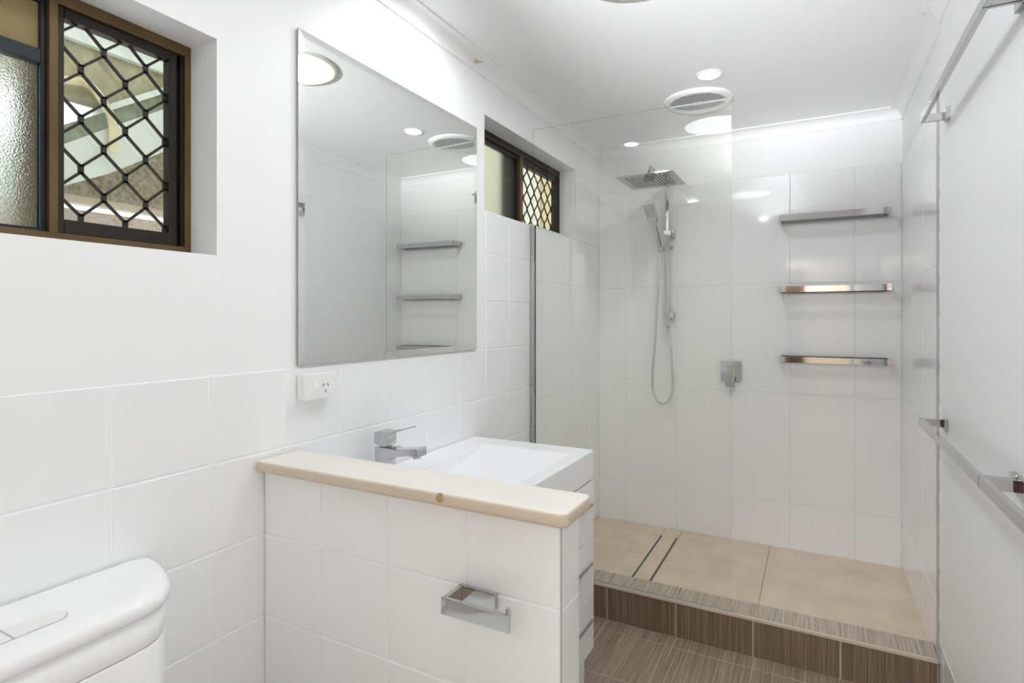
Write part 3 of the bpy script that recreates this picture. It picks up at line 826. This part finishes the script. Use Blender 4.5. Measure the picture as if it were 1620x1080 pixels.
# ------------------------------------------------------------------ toilet (cistern in view)
def toilet():
    yc = 0.420; zt = 0.8725
    t = thing('toilet', (0.3, yc, 0), 'white ceramic toilet with close-coupled cistern against the tiled wall', 'toilet')
    def plan(inset=0.0, hw=0.268):
        half = [(0.006, hw), (0.05, hw - 0.007), (0.10, hw - 0.023), (0.145, hw - 0.044), (0.175, hw - 0.068), (0.190, hw - 0.092), (0.198, hw - 0.135), (0.201, 0.0)]
        s = 1 - inset / 0.27
        pts = [(max(0.006, x - (inset if x > 0.1 else inset * 0.3)), yc + y * s) for x, y in half]
        # refine
        P = smooth_path([(p[0], p[1], 0) for p in pts], 4)
        right = [(p.x, p.y) for p in P]
        left = [(x, 2 * yc - y) for x, y in right[::-1]][1:]
        return right + left
    def stack(bm, layers):
        rings = []
        for ins, z in layers:
            rings.append([bm.verts.new((x, y, z)) for x, y in plan(ins)])
        n = len(rings[0])
        bm.faces.new(rings[0]); bm.faces.new(rings[-1][::-1])
        for a, b in zip(rings, rings[1:]):
            for k in range(n):
                f = bm.faces.new((a[k], a[(k + 1) % n], b[(k + 1) % n], b[k])); f.smooth = True
        bmesh.ops.recalc_face_normals(bm, faces=bm.faces[:])
    bm = bm_new()
    stack(bm, [(0.030, 0.42), (0.014, 0.46), (0.006, 0.60), (0.0065, 0.782), (0.0075, 0.7845)])
    obj('cistern', bm, 'ceramic', t)
    bm = bm_new()
    stack(bm, [(0.0075, 0.7860), (0.0060, 0.7885), (0.0055, 0.843)])
    obj('cistern_collar', bm, 'ceramic', t)
    bm = bm_new()
    stack(bm, [(0.0055, 0.8432), (0.002, 0.8435), (0.0, 0.846), (0.0, 0.856), (0.0015, 0.8625), (0.006, 0.8680), (0.012, 0.8705), (0.035, zt)])
    lid = obj('cistern_lid', bm, 'ceramic', t)
    # dual flush button, recessed capsule in two halves
    bx, by = 0.122, 0.407
    bm = bm_new()
    prism(bm, arc((bx, by + 0.055), 0.023, 0, 180, 14) + [(bx - 0.023, by + 0.0012), (bx + 0.023, by + 0.0012)], 'z', zt - 0.002, zt + 0.0022, 0.0012, 2); obj('flush_button', bm, 'plastic', lid)
    bm = bm_new()
    prism(bm, [(bx + 0.023, by - 0.0012), (bx - 0.023, by - 0.0012)] + arc((bx, by - 0.055), 0.023, 180, 360, 14), 'z', zt - 0.002, zt + 0.0018, 0.0012, 2); obj('flush_button', bm, 'plastic', lid)
    bm = bm_new()
    prism(bm, arc((bx, by + 0.055), 0.0245, 0, 180, 16) + arc((bx, by - 0.055), 0.0245, 180, 360, 16), 'z', zt - 0.001, zt + 0.0006); obj('button_surround', bm, 'trim_grey', lid)
    # pan
    bm = bm_new()
    rings = []
    for z, x0, x1, hw in ((0.0, 0.06, 0.50, 0.115), (0.10, 0.06, 0.50, 0.115), (0.22, 0.04, 0.55, 0.135), (0.33, 0.02, 0.64, 0.172), (0.395, 0.01, 0.66, 0.18), (0.405, 0.012, 0.655, 0.177)):
        pts = []
        for k in range(48):
            a = 2 * math.pi * k / 48; c, s = math.cos(a), math.sin(a)
            xm = (x0 + x1) / 2; px_ = xm + (x1 - x0) / 2 * math.copysign(abs(c) ** (0.55 if c < 0 else 0.9), c); py_ = yc + hw * math.copysign(abs(s) ** 0.75, s)
            pts.append(bm.verts.new((px_, py_, z)))
        rings.append(pts)
    bm.faces.new(rings[0][::-1]); bm.faces.new(rings[-1])
    for a, b in zip(rings, rings[1:]):
        for k in range(48):
            f = bm.faces.new((a[k], a[(k + 1) % 48], b[(k + 1) % 48], b[k])); f.smooth = True
    bmesh.ops.recalc_face_normals(bm, faces=bm.faces[:])
    obj('pan', bm, 'ceramic', t)
    bm = bm_new()
    out = [(0.22 + 0.0, 0)] 
    pts = []
    for k in range(48):
        a = 2 * math.pi * k / 48; c, s = math.cos(a), math.sin(a)
        pts.append((0.445 + 0.215 * math.copysign(abs(c) ** (0.6 if c < 0 else 0.95), c), yc + 0.178 * math.copysign(abs(s) ** 0.8, s)))
    prism(bm, pts, 'z', 0.4065, 0.440, 0.008, 3); obj('seat_lid', bm, 'plastic', t)
toilet()

# ------------------------------------------------------------------ toilet roll holder on the nib wall
def roll_holder():
    x0, z0, z1 = 0.585, -0.5645 + H, -0.5335 + H
    yb, yf, th = NY0, 0.897, 0.009
    t = thing('toilet_roll_holder', (0.65, yb, z0), 'chrome square toilet roll holder on the front of the low tiled wall', 'toilet roll holder')
    bm = bm_new(); box(bm, x0, 0.670, yb - 0.011, yb - 0.0002, z0, z1, 0.0008, 1); obj('wall_plate', bm, 'chrome', t)
    bm = bm_new(); box(bm, x0, x0 + th, yf + th, yb - 0.011, z0, z1, 0.0008, 1); obj('side_arm', bm, 'chrome', t)
    bm = bm_new()
    prism(bm, [(x0, z0), (0.732, z0), (0.732, z1 + 0.012), (0.7255, z1 + 0.012), (0.7255, z1), (x0, z1)], 'y', yf, yf + th, 0.0006, 1)
    obj('roll_bar', bm, 'chrome', t)
roll_holder()

# ------------------------------------------------------------------ shower screen
bm = bm_new()
gx0, gx1, gz0, gz1 = 0.008, 0.9134, HOB + 0.001, 0.9115 + H
gy0, gy1 = GLASS_Y, GLASS_Y + 0.008
fs = box(bm, gx0, gx1, gy0, gy1, gz0, gz1)
for i, f in enumerate(fs):
    f.material_index = 0 if abs(f.normal.y) > 0.5 or i in (2, 4) else 1
scr = thing('shower_screen', (0.46, gy0, HOB), 'frameless clear glass shower screen standing on the brown tiled step', 'shower screen')
obj('glass_panel', bm, ['glass', 'glass_edge'], scr)
bm = bm_new()
box(bm, 0.0003, 0.020, gy0 - 0.006, gy0 - 0.0005, HOB, SILL2 - 0.002); box(bm, 0.0003, 0.020, gy1 + 0.0005, gy1 + 0.005, HOB, SILL2 - 0.002); box(bm, 0.0003, 0.0065, gy0 - 0.0005, gy1 + 0.0005, HOB, SILL2 - 0.002)
obj('wall_channel', bm, 'chrome', scr)
bm = bm_new(); box(bm, 0.021, gx1, gy0 - 0.002, gy0 - 0.0003, HOB + 0.0005, HOB + 0.006); obj('bottom_seal', bm, 'trim_grey', scr)

# ------------------------------------------------------------------ shower rail set
def shower():
    xc = 0.448; yw = D; yb = D - 0.062
    t = thing('shower_rail', (xc, yw, H - 0.05), 'chrome shower rail with square rain head, paddle hand shower and looped hose behind the glass', 'shower')
    hw = 0.0145
    bm = bm_new(); box(bm, xc - hw, xc + hw, yb - 0.008, yb + 0.008, H - 0.052, H + 0.505, 0.003, 3); obj('lower_rail', bm, 'chrome', t)
    bm = bm_new(); box(bm, xc - 0.010, xc + 0.010, yb - 0.008, yb + 0.010, H + 0.505, H + 0.800, 0.003, 3); obj('riser_pipe', bm, 'chrome', t)
    bm = bm_new(); box(bm, xc - 0.012, xc + 0.012, yb - 0.010, yb + 0.012, H + 0.600, H + 0.620, 0.002, 2); obj('joint_collar', bm, 'chrome', t)
    # upper diverter bracket and lower wall bracket
    bm = bm_new(); box(bm, xc - 0.020, xc + 0.022, yb - 0.020, yb + 0.018, H + 0.485, H + 0.516, 0.002, 2); box(bm, xc + 0.0, xc + 0.032, yb + 0.018, yw - 0.0005, H + 0.478, H + 0.520, 0.002, 2); obj('diverter', bm, 'chrome', t)
    bm = bm_new(); box(bm, xc - 0.018, xc + 0.018, yb - 0.014, yb + 0.014, H + 0.008, H + 0.030, 0.002, 2); box(bm, xc - 0.002, xc + 0.030, yb + 0.014, yw - 0.0005, H + 0.000, H + 0.040, 0.002, 2); obj('wall_bracket', bm, 'chrome', t)
    # sliding holder
    bm = bm_new(); box(bm, xc - 0.020, xc + 0.018, yb - 0.016, yb + 0.014, H + 0.398, H + 0.424, 0.002, 2); box(bm, xc + 0.018, xc + 0.034, yb - 0.010, yb + 0.010, H + 0.402, H + 0.422, 0.004, 2); box(bm, xc - 0.052, xc - 0.020, yb - 0.030, yb - 0.004, H + 0.396, H + 0.422, 0.003, 2); obj('sliding_holder', bm, 'chrome', t)
    # overhead arm and rain head
    zt = H + 0.792
    bm = bm_new(); box(bm, xc - 0.010, xc + 0.010, 2.995, yb + 0.010, zt - 0.011, zt + 0.011, 0.002, 2); obj('overhead_arm', bm, 'chrome', t)
    zh = H + 0.730; hx0, hx1, hy0, hy1 = 0.296, 0.594, 2.865, 3.190
    bm = bm_new(); prism(bm, rrect(hx0, hx1, hy0, hy1, 0.004, 3), 'z', zh, zh + 0.006, 0.0008, 1)
    hd = obj('rain_head', bm, 'chrome', t)
    bm = bm_new()
    lathe(bm, [(0.0, 0.0), (0.028, 0.0), (0.028, 0.006), (0.014, 0.014), (0.014, 0.034), (0.022, 0.040), (0.018, 0.056), (0.0, 0.058)], (xc - 0.002, 3.026, zh + 0.006), 32); obj('ball_joint', bm, 'chrome', hd)
    bm = bm_new()
    nx, ny_ = 13, 9
    for i in range(nx):
        for j in range(ny_):
            cx_ = hx0 + 0.045 + (hx1 - hx0 - 0.09) * i / (nx - 1); cy_ = hy0 + 0.05 + (hy1 - hy0 - 0.10) * (j + (0.5 if i % 2 else 0)) / (ny_ - 0.5)
            lathe(bm, [(0.0, -0.0024), (0.0034, -0.0020), (0.0042, 0.0002)], (cx_, cy_, zh), 8)
    obj('nozzles', bm, 'rubber', hd)

    # hand shower with its hose
    yh = D - 0.10
    # paddle: local frame with long axis L (up-left, leaning out), width along Wd
    base = Vector((0.4045, yb - 0.017, H + 0.4345)); tip = Vector((0.358, yh - 0.050, H + 0.662))
    L = (tip - base).normalized(); Wd = Vector((1, -0.25, 0)); Wd = (Wd - L * Wd.dot(L)).normalized(); N = L.cross(Wd)
    if N.y > 0:
        N = -N
    Lt = (tip - base).length
    def slab(bm, sections, bev=0.0):
        rings = []
        for s_, w, t0, t1 in sections:
            c = base + L * s_
            rings.append([bm.verts.new(c + Wd * a + N * b) for a, b in ((-w, t0), (w, t0), (w, t1), (-w, t1))])
        fs = [bm.faces.new(rings[0][::-1]), bm.faces.new(rings[-1])]
        for a, b in zip(rings, rings[1:]):
            for k in range(4):
                fs.append(bm.faces.new((a[k], a[(k + 1) % 4], b[(k + 1) % 4], b[k])))
        bmesh.ops.recalc_face_normals(bm, faces=bm.faces[:])
        if bev:
            bmesh.ops.bevel(bm, geom=bm.edges[:], offset=bev, segments=2, profile=0.5, affect='EDGES')
    bm = bm_new()
    slab(bm, [(-0.012, 0.009, -0.009, 0.009), (0.05, 0.010, -0.010, 0.010), (0.115, 0.011, -0.010, 0.010), (0.140, 0.024, -0.009, 0.011), (0.160, 0.033, -0.007, 0.011), (Lt - 0.006, 0.033, -0.006, 0.010), (Lt, 0.030, -0.005, 0.009)], 0.0022)
    hb = obj('hand_shower', bm, 'chrome', t)
    bm = bm_new(); slab(bm, [(0.160, 0.027, 0.0105, 0.0125), (Lt - 0.010, 0.027, 0.0100, 0.0120)]); obj('spray_face', bm, 'chrome_soft', hb)
    bm = bm_new()
    for i in range(5):
        for j in range(9):
            c = base + L * (0.170 + (Lt - 0.190) * j / 8) + Wd * (-0.021 + 0.0105 * i) + N * 0.0122
            v = [bm.verts.new(c + Wd * a * 0.0018 + L * b * 0.0018 + N * h) for h in (0, 0.0012) for a, b in ((-1, -1), (1, -1), (1, 1), (-1, 1))]
            for f in ((3, 2, 1, 0), (4, 5, 6, 7), (0, 1, 5, 4), (1, 2, 6, 5), (2, 3, 7, 6), (3, 0, 4, 7)):
                bm.faces.new([v[q] for q in f])
    obj('spray_nozzles', bm, 'rubber', hb)
    bm = bm_new()
    b0 = base - L * 0.012
    hosep = smooth_path([b0, b0 + Vector((0.0, -0.002, -0.035)), (0.408, yh, H + 0.28), (0.397, yh, H + 0.12), (0.384, yh, H - 0.10), (0.371, yh, H - 0.28), (0.366, yh + 0.004, H - 0.37), (0.372, yh + 0.008, H - 0.435), (0.391, yh + 0.012, H - 0.483), (0.424, yh + 0.016, H - 0.503), (0.458, yh + 0.020, H - 0.480), (0.476, yh + 0.024, H - 0.430), (0.4795, yh + 0.027, H - 0.36), (0.472, yh + 0.030, H - 0.24), (0.464, yh + 0.033, H - 0.15), (xc + 0.006, yb, H - 0.085), (xc + 0.002, yb, H - 0.060)], 40)
    tube(bm, hosep, 0.007, 12, rfun=lambda i: 0.0072 if (i // 2) % 2 else 0.0062)
    hs = obj('hose', bm, 'chrome_soft', t)
    bm = bm_new(); lathe(bm, [(0.0, 0.0), (0.0085, 0.0), (0.0095, 0.004), (0.0095, 0.018), (0.0, 0.018)], (xc + 0.002, yb, H - 0.0705), 24); obj('hose_nut', bm, 'chrome', hs)
shower()

# ------------------------------------------------------------------ shower mixer
def mixer():
    x0, x1, z0, z1 = 0.737, 0.848, -0.357 + H, -0.2453 + H
    t = thing('shower_mixer', ((x0 + x1) / 2, D, z0), 'square chrome shower mixer plate with lever on the tiles at the glass edge', 'shower mixer')
    bm = bm_new(); box(bm, x0, x1, D - 0.010, D + 0.0002, z0, z1, 0.0015, 2); obj('cover_plate', bm, 'chrome', t)
    xa, xb = 0.770, 0.815
    bm = bm_new(); box(bm, xa + 0.002, xb - 0.002, D - 0.048, D - 0.010, z0 + 0.022, z1 - 0.030, 0.0015, 2); obj('spindle_block', bm, 'chrome', t)
    bm = bm_new(); prism(bm, [(D - 0.062, z0 - 0.030), (D - 0.050, z0 - 0.030), (D - 0.044, z0 + 0.02), (D - 0.044, z1 - 0.030), (D - 0.062, z1 - 0.030)], 'x', xa, xb, 0.001, 1); obj('lever', bm, 'chrome', t)
mixer()

# ------------------------------------------------------------------ framed towel bars on the end wall
def towel_bar_back():
    x0, x1, z1, dp = 1.0445, 1.5475, 0.1690 + H, 0.118
    z0 = z1 - 0.032; yw = D; yf = D - dp
    t = thing('towel_bar', ((x0 + x1) / 2, yw, z0), 'middle of the three chrome towel bars on the shower end wall', 'towel bar', 'chrome towel bars on the end wall')
    bm = bm_new(); box(bm, x0, x1, yf, yf + 0.010, z0, z1, 0.0008, 1); obj('front_bar', bm, 'chrome', t)
    for xa in (x0, x1 - 0.010):
        bm = bm_new(); box(bm, xa, xa + 0.010, yf + 0.010, yw - 0.012, z0, z1, 0.0008, 1); obj('side_arm', bm, 'chrome', t)
    bm = bm_new(); box(bm, x0, x1, yw - 0.012, yw + 0.0002, z0, z1, 0.0008, 1); obj('back_bar', bm, 'chrome', t)
    a = copy_tree(t); a.location.z += 0.380; a['label'] = 'top one of the three chrome towel bars on the shower end wall'
    b = copy_tree(t); b.location.z -= 0.371; b['label'] = 'bottom one of the three chrome towel bars on the shower end wall'
towel_bar_back()

# ------------------------------------------------------------------ towel rails on the painted right-hand board
def towel_rail():
    xb, y1, z1, ln = 1.520, 2.314, -0.331 + H, 0.788
    z0 = z1 - 0.026; y0 = y1 - ln; xw = PANEL_X
    t = thing('towel_rail', (xw, (y0 + y1) / 2, z0), 'lower chrome towel rail on the white side wall, the one ending beside the shower', 'towel rail', 'chrome towel rails on the side wall')
    bm = bm_new(); box(bm, xb, xb + 0.012, y0, y1, z0, z1, 0.0008, 1); obj('bar', bm, 'chrome', t)
    for ya, yp in ((y0, y0 + 0.0), (y1 - 0.009, y1 - 0.045)):
        bm = bm_new(); box(bm, xb + 0.012, xw - 0.010, ya, ya + 0.009, z0, z1, 0.0008, 1); arm = obj('arm', bm, 'chrome', t)
        bm = bm_new(); box(bm, xw - 0.010, xw + 0.0002, yp, yp + 0.045, z0 - 0.006, z1 + 0.006, 0.0008, 1); obj('wall_mount', bm, 'chrome', arm)
    specs = ((-(ln + 0.005), 0.0, 'lower chrome towel rail on the white side wall, the one farther from the shower'),
             (-0.030, 0.996, 'upper chrome towel rail on the white side wall, the one ending beside the shower'),
             (-0.030 - (ln + 0.005), 0.996, 'upper chrome towel rail on the white side wall, the one farther from the shower'))
    for dy_, dz_, lab in specs:
        c = copy_tree(t); c.location.y += dy_; c.location.z += dz_; c['label'] = lab
towel_rail()

# ------------------------------------------------------------------ channel drain
def drain():
    x0, x1, y0, y1 = DR[0], DR[1], DR[2] - 0.028, DR[3]
    t = thing('channel_drain', ((x0 + x1) / 2, (y0 + y1) / 2, SHF - 0.003), 'long tile-insert channel drain with two dark slots in the shower floor', 'drain')
    bm = bm_new(); box(bm, x0 + 0.011, x1 - 0.011, y0, y1, SHF - 0.0028, SHF, 0.0005, 1); obj('tile_insert', bm, 'tan_tile', t)
    for xa in (x0 + 0.002, x1 - 0.010):
        bm = bm_new(); box(bm, xa, xa + 0.008, y0, y1, SHF - 0.0028, SHF - 0.0012); obj('slot', bm, 'slotdark', t)
    bm = bm_new()
    for xa in (x0, x0 + 0.0095, x1 - 0.0115, x1 - 0.0022):
        box(bm, xa, xa + 0.0018, y0, y1, SHF - 0.0028, SHF + 0.0008)
    obj('edge_strip', bm, 'chrome', t)
drain()

# ------------------------------------------------------------------ ceiling: extractor fan, skylight, downlights
def fan():
    c = (0.712, 2.874, CEIL)
    t = thing('exhaust_fan', c, 'round white ceiling extractor fan with fine dark slatted grille above the shower', 'exhaust fan')
    bm = bm_new()
    lathe(bm, [(0.160, 0.0), (0.160, -0.004), (0.155, -0.010), (0.140, -0.016), (0.132, -0.0175), (0.129, -0.016), (0.129, -0.0005)], c, 96)
    obj('fan_ring', bm, 'plastic', t)
    bm = bm_new(); lathe(bm, [(0.0, -0.001), (0.129, -0.001), (0.129, -0.002), (0.0, -0.002)], c, 64); obj('fan_duct', bm, 'dark', t)
    bm = bm_new()
    R = 0.1295
    a = math.radians(4); ux = Vector((math.cos(a), math.sin(a), 0)); uy = Vector((-math.sin(a), math.cos(a), 0))
    C0 = Vector(c)
    def bar(p, q, w, z0, z1):
        d = (q - p).normalized(); n = Vector((-d.y, d.x, 0)) * w / 2
        pts = [p - n, q - n, q + n, p + n]
        hexa_ = [Vector((v.x, v.y, z0)) for v in pts] + [Vector((v.x, v.y, z1)) for v in pts]
        v = [bm.verts.new(x) for x in hexa_]
        for f in ((3, 2, 1, 0), (4, 5, 6, 7), (0, 1, 5, 4), (1, 2, 6, 5), (2, 3, 7, 6), (3, 0, 4, 7)):
            bm.faces.new([v[i] for i in f])
    n = 13
    for i in range(n):
        y = -R + (i + 0.5) * 2 * R / n; h = math.sqrt(R * R - y * y)
        bar(C0 + ux * -h + uy * y, C0 + ux * h + uy * y, 0.0040, CEIL - 0.0172, CEIL - 0.0164)
    n = 40
    for i in range(n):
        x = -R + (i + 0.5) * 2 * R / n; h = math.sqrt(R * R - x * x)
        bar(C0 + ux * x + uy * -h, C0 + ux * x + uy * h, 0.0012, CEIL - 0.0170, CEIL - 0.0164)
    bmesh.ops.recalc_face_normals(bm, faces=bm.faces[:])
    g = obj('fan_grille', bm, 'plastic', t)
    bm = bm_new()
    bar(C0 + ux * -R, C0 + ux * R, 0.006, CEIL - 0.0185, CEIL - 0.012)
    obj('grille_spoke', bm, 'plastic', g)
    bm = bm_new()
    s = 0.011
    for off in (-1, 1):
        bar(C0 + ux * (off * s) + uy * -0.017, C0 + ux * (off * s) + uy * 0.017, 0.006, CEIL - 0.020, CEIL - 0.012)
    bar(C0 + ux * -s, C0 + ux * s, 0.006, CEIL - 0.020, CEIL - 0.012)
    obj('grille_emblem', bm, 'plastic', g)
fan()

def skylight():
    c = (0.735, 1.685, CEIL)
    t = thing('round_skylight', c, 'large round lit skylight diffuser in a cream ring on the ceiling', 'skylight')
    bm = bm_new(); lathe(bm, [(0.186, 0.0), (0.186, -0.004), (0.180, -0.008), (0.166, -0.010), (0.162, -0.008), (0.162, -0.0005)], c, 96); r = obj('skylight_ring', bm, 'skyring', t)
    for a in (35, 125, 215, 305):
        bm = bm_new()
        lathe(bm, [(0.0, -0.0105), (0.004, -0.010), (0.004, -0.008)], (c[0] + 0.172 * math.cos(math.radians(a)), c[1] + 0.172 * math.sin(math.radians(a)), CEIL), 12)
        obj('ring_screw', bm, 'alu', r)
    bm = bm_new(); lathe(bm, [(0.0, -0.0075), (0.10, -0.0070), (0.162, -0.0040)], c, 96); obj('diffuser', bm, 'skylight', t)
skylight()

def downlights():
    c = (0.808, 2.594, CEIL)
    t = thing('downlight', c, 'recessed round downlight shining beside the extractor fan', 'downlight', 'recessed ceiling downlights')
    bm = bm_new(); lathe(bm, [(0.056, 0.0), (0.056, -0.002), (0.052, -0.004), (0.043, -0.004), (0.041, -0.001)], c, 64); obj('downlight_rim', bm, 'plastic', t)
    bm = bm_new(); lathe(bm, [(0.0, -0.0022), (0.0415, -0.0022)], c, 48); obj('downlight_lens', bm, 'downlight', t)
    for x, y, lab in ((0.228, 1.56, 'recessed round downlight close to the wall above the mirror'), (0.735, 0.335, 'recessed round downlight near the toilet end of the ceiling')):
        d = copy_tree(t); d.location = (x, y, CEIL); d['label'] = lab
downlights()

# flake of paint hanging off the cornice
bm = bm_new()
pts = [(-0.012, 0.0, 0.0), (-0.004, 0.010, -0.003), (0.003, 0.022, 0.001), (0.006, 0.035, 0.004), (0.010, 0.048, 0.012)]
wd = [0.010, 0.013, 0.008, 0.004, 0.001]
top = []; botm = []
for (dx, dy_, dz_), w in zip(pts, wd):
    p = Vector((0.024 + dx * 0.6, 1.935 + dy_, H + 1.024 + dz_ + 0.004))
    top.append((bm.verts.new(p + Vector((w * 0.3, 0, w / 2))), bm.verts.new(p + Vector((-w * 0.3, 0, -w / 2)))))
    q = p + Vector((0.0015, -0.001, -0.001)); botm.append((bm.verts.new(q + Vector((w * 0.3, 0, w / 2))), bm.verts.new(q + Vector((-w * 0.3, 0, -w / 2)))))
for i in range(len(top) - 1):
    for a, b in ((top[i][0], top[i][1]),):
        bm.faces.new((top[i][0], top[i][1], top[i + 1][1], top[i + 1][0])); bm.faces.new((botm[i][1], botm[i][0], botm[i + 1][0], botm[i + 1][1]))
    bm.faces.new((top[i][0], top[i + 1][0], botm[i + 1][0], botm[i][0])); bm.faces.new((top[i][1], botm[i][1], botm[i + 1][1], top[i + 1][1]))
bm.faces.new((top[0][0], botm[0][0], botm[0][1], top[0][1])); bm.faces.new((top[-1][0], top[-1][1], botm[-1][1], botm[-1][0]))
bmesh.ops.recalc_face_normals(bm, faces=bm.faces[:])
M['flake'] = mat('peeled beige paint', srgb(206, 194, 170), 0.6)
o = obj('paint_flake', bm, 'flake', smooth=True); tag(o, 'tiny curled beige flake of paint peeling off the white cornice', 'paint flake')
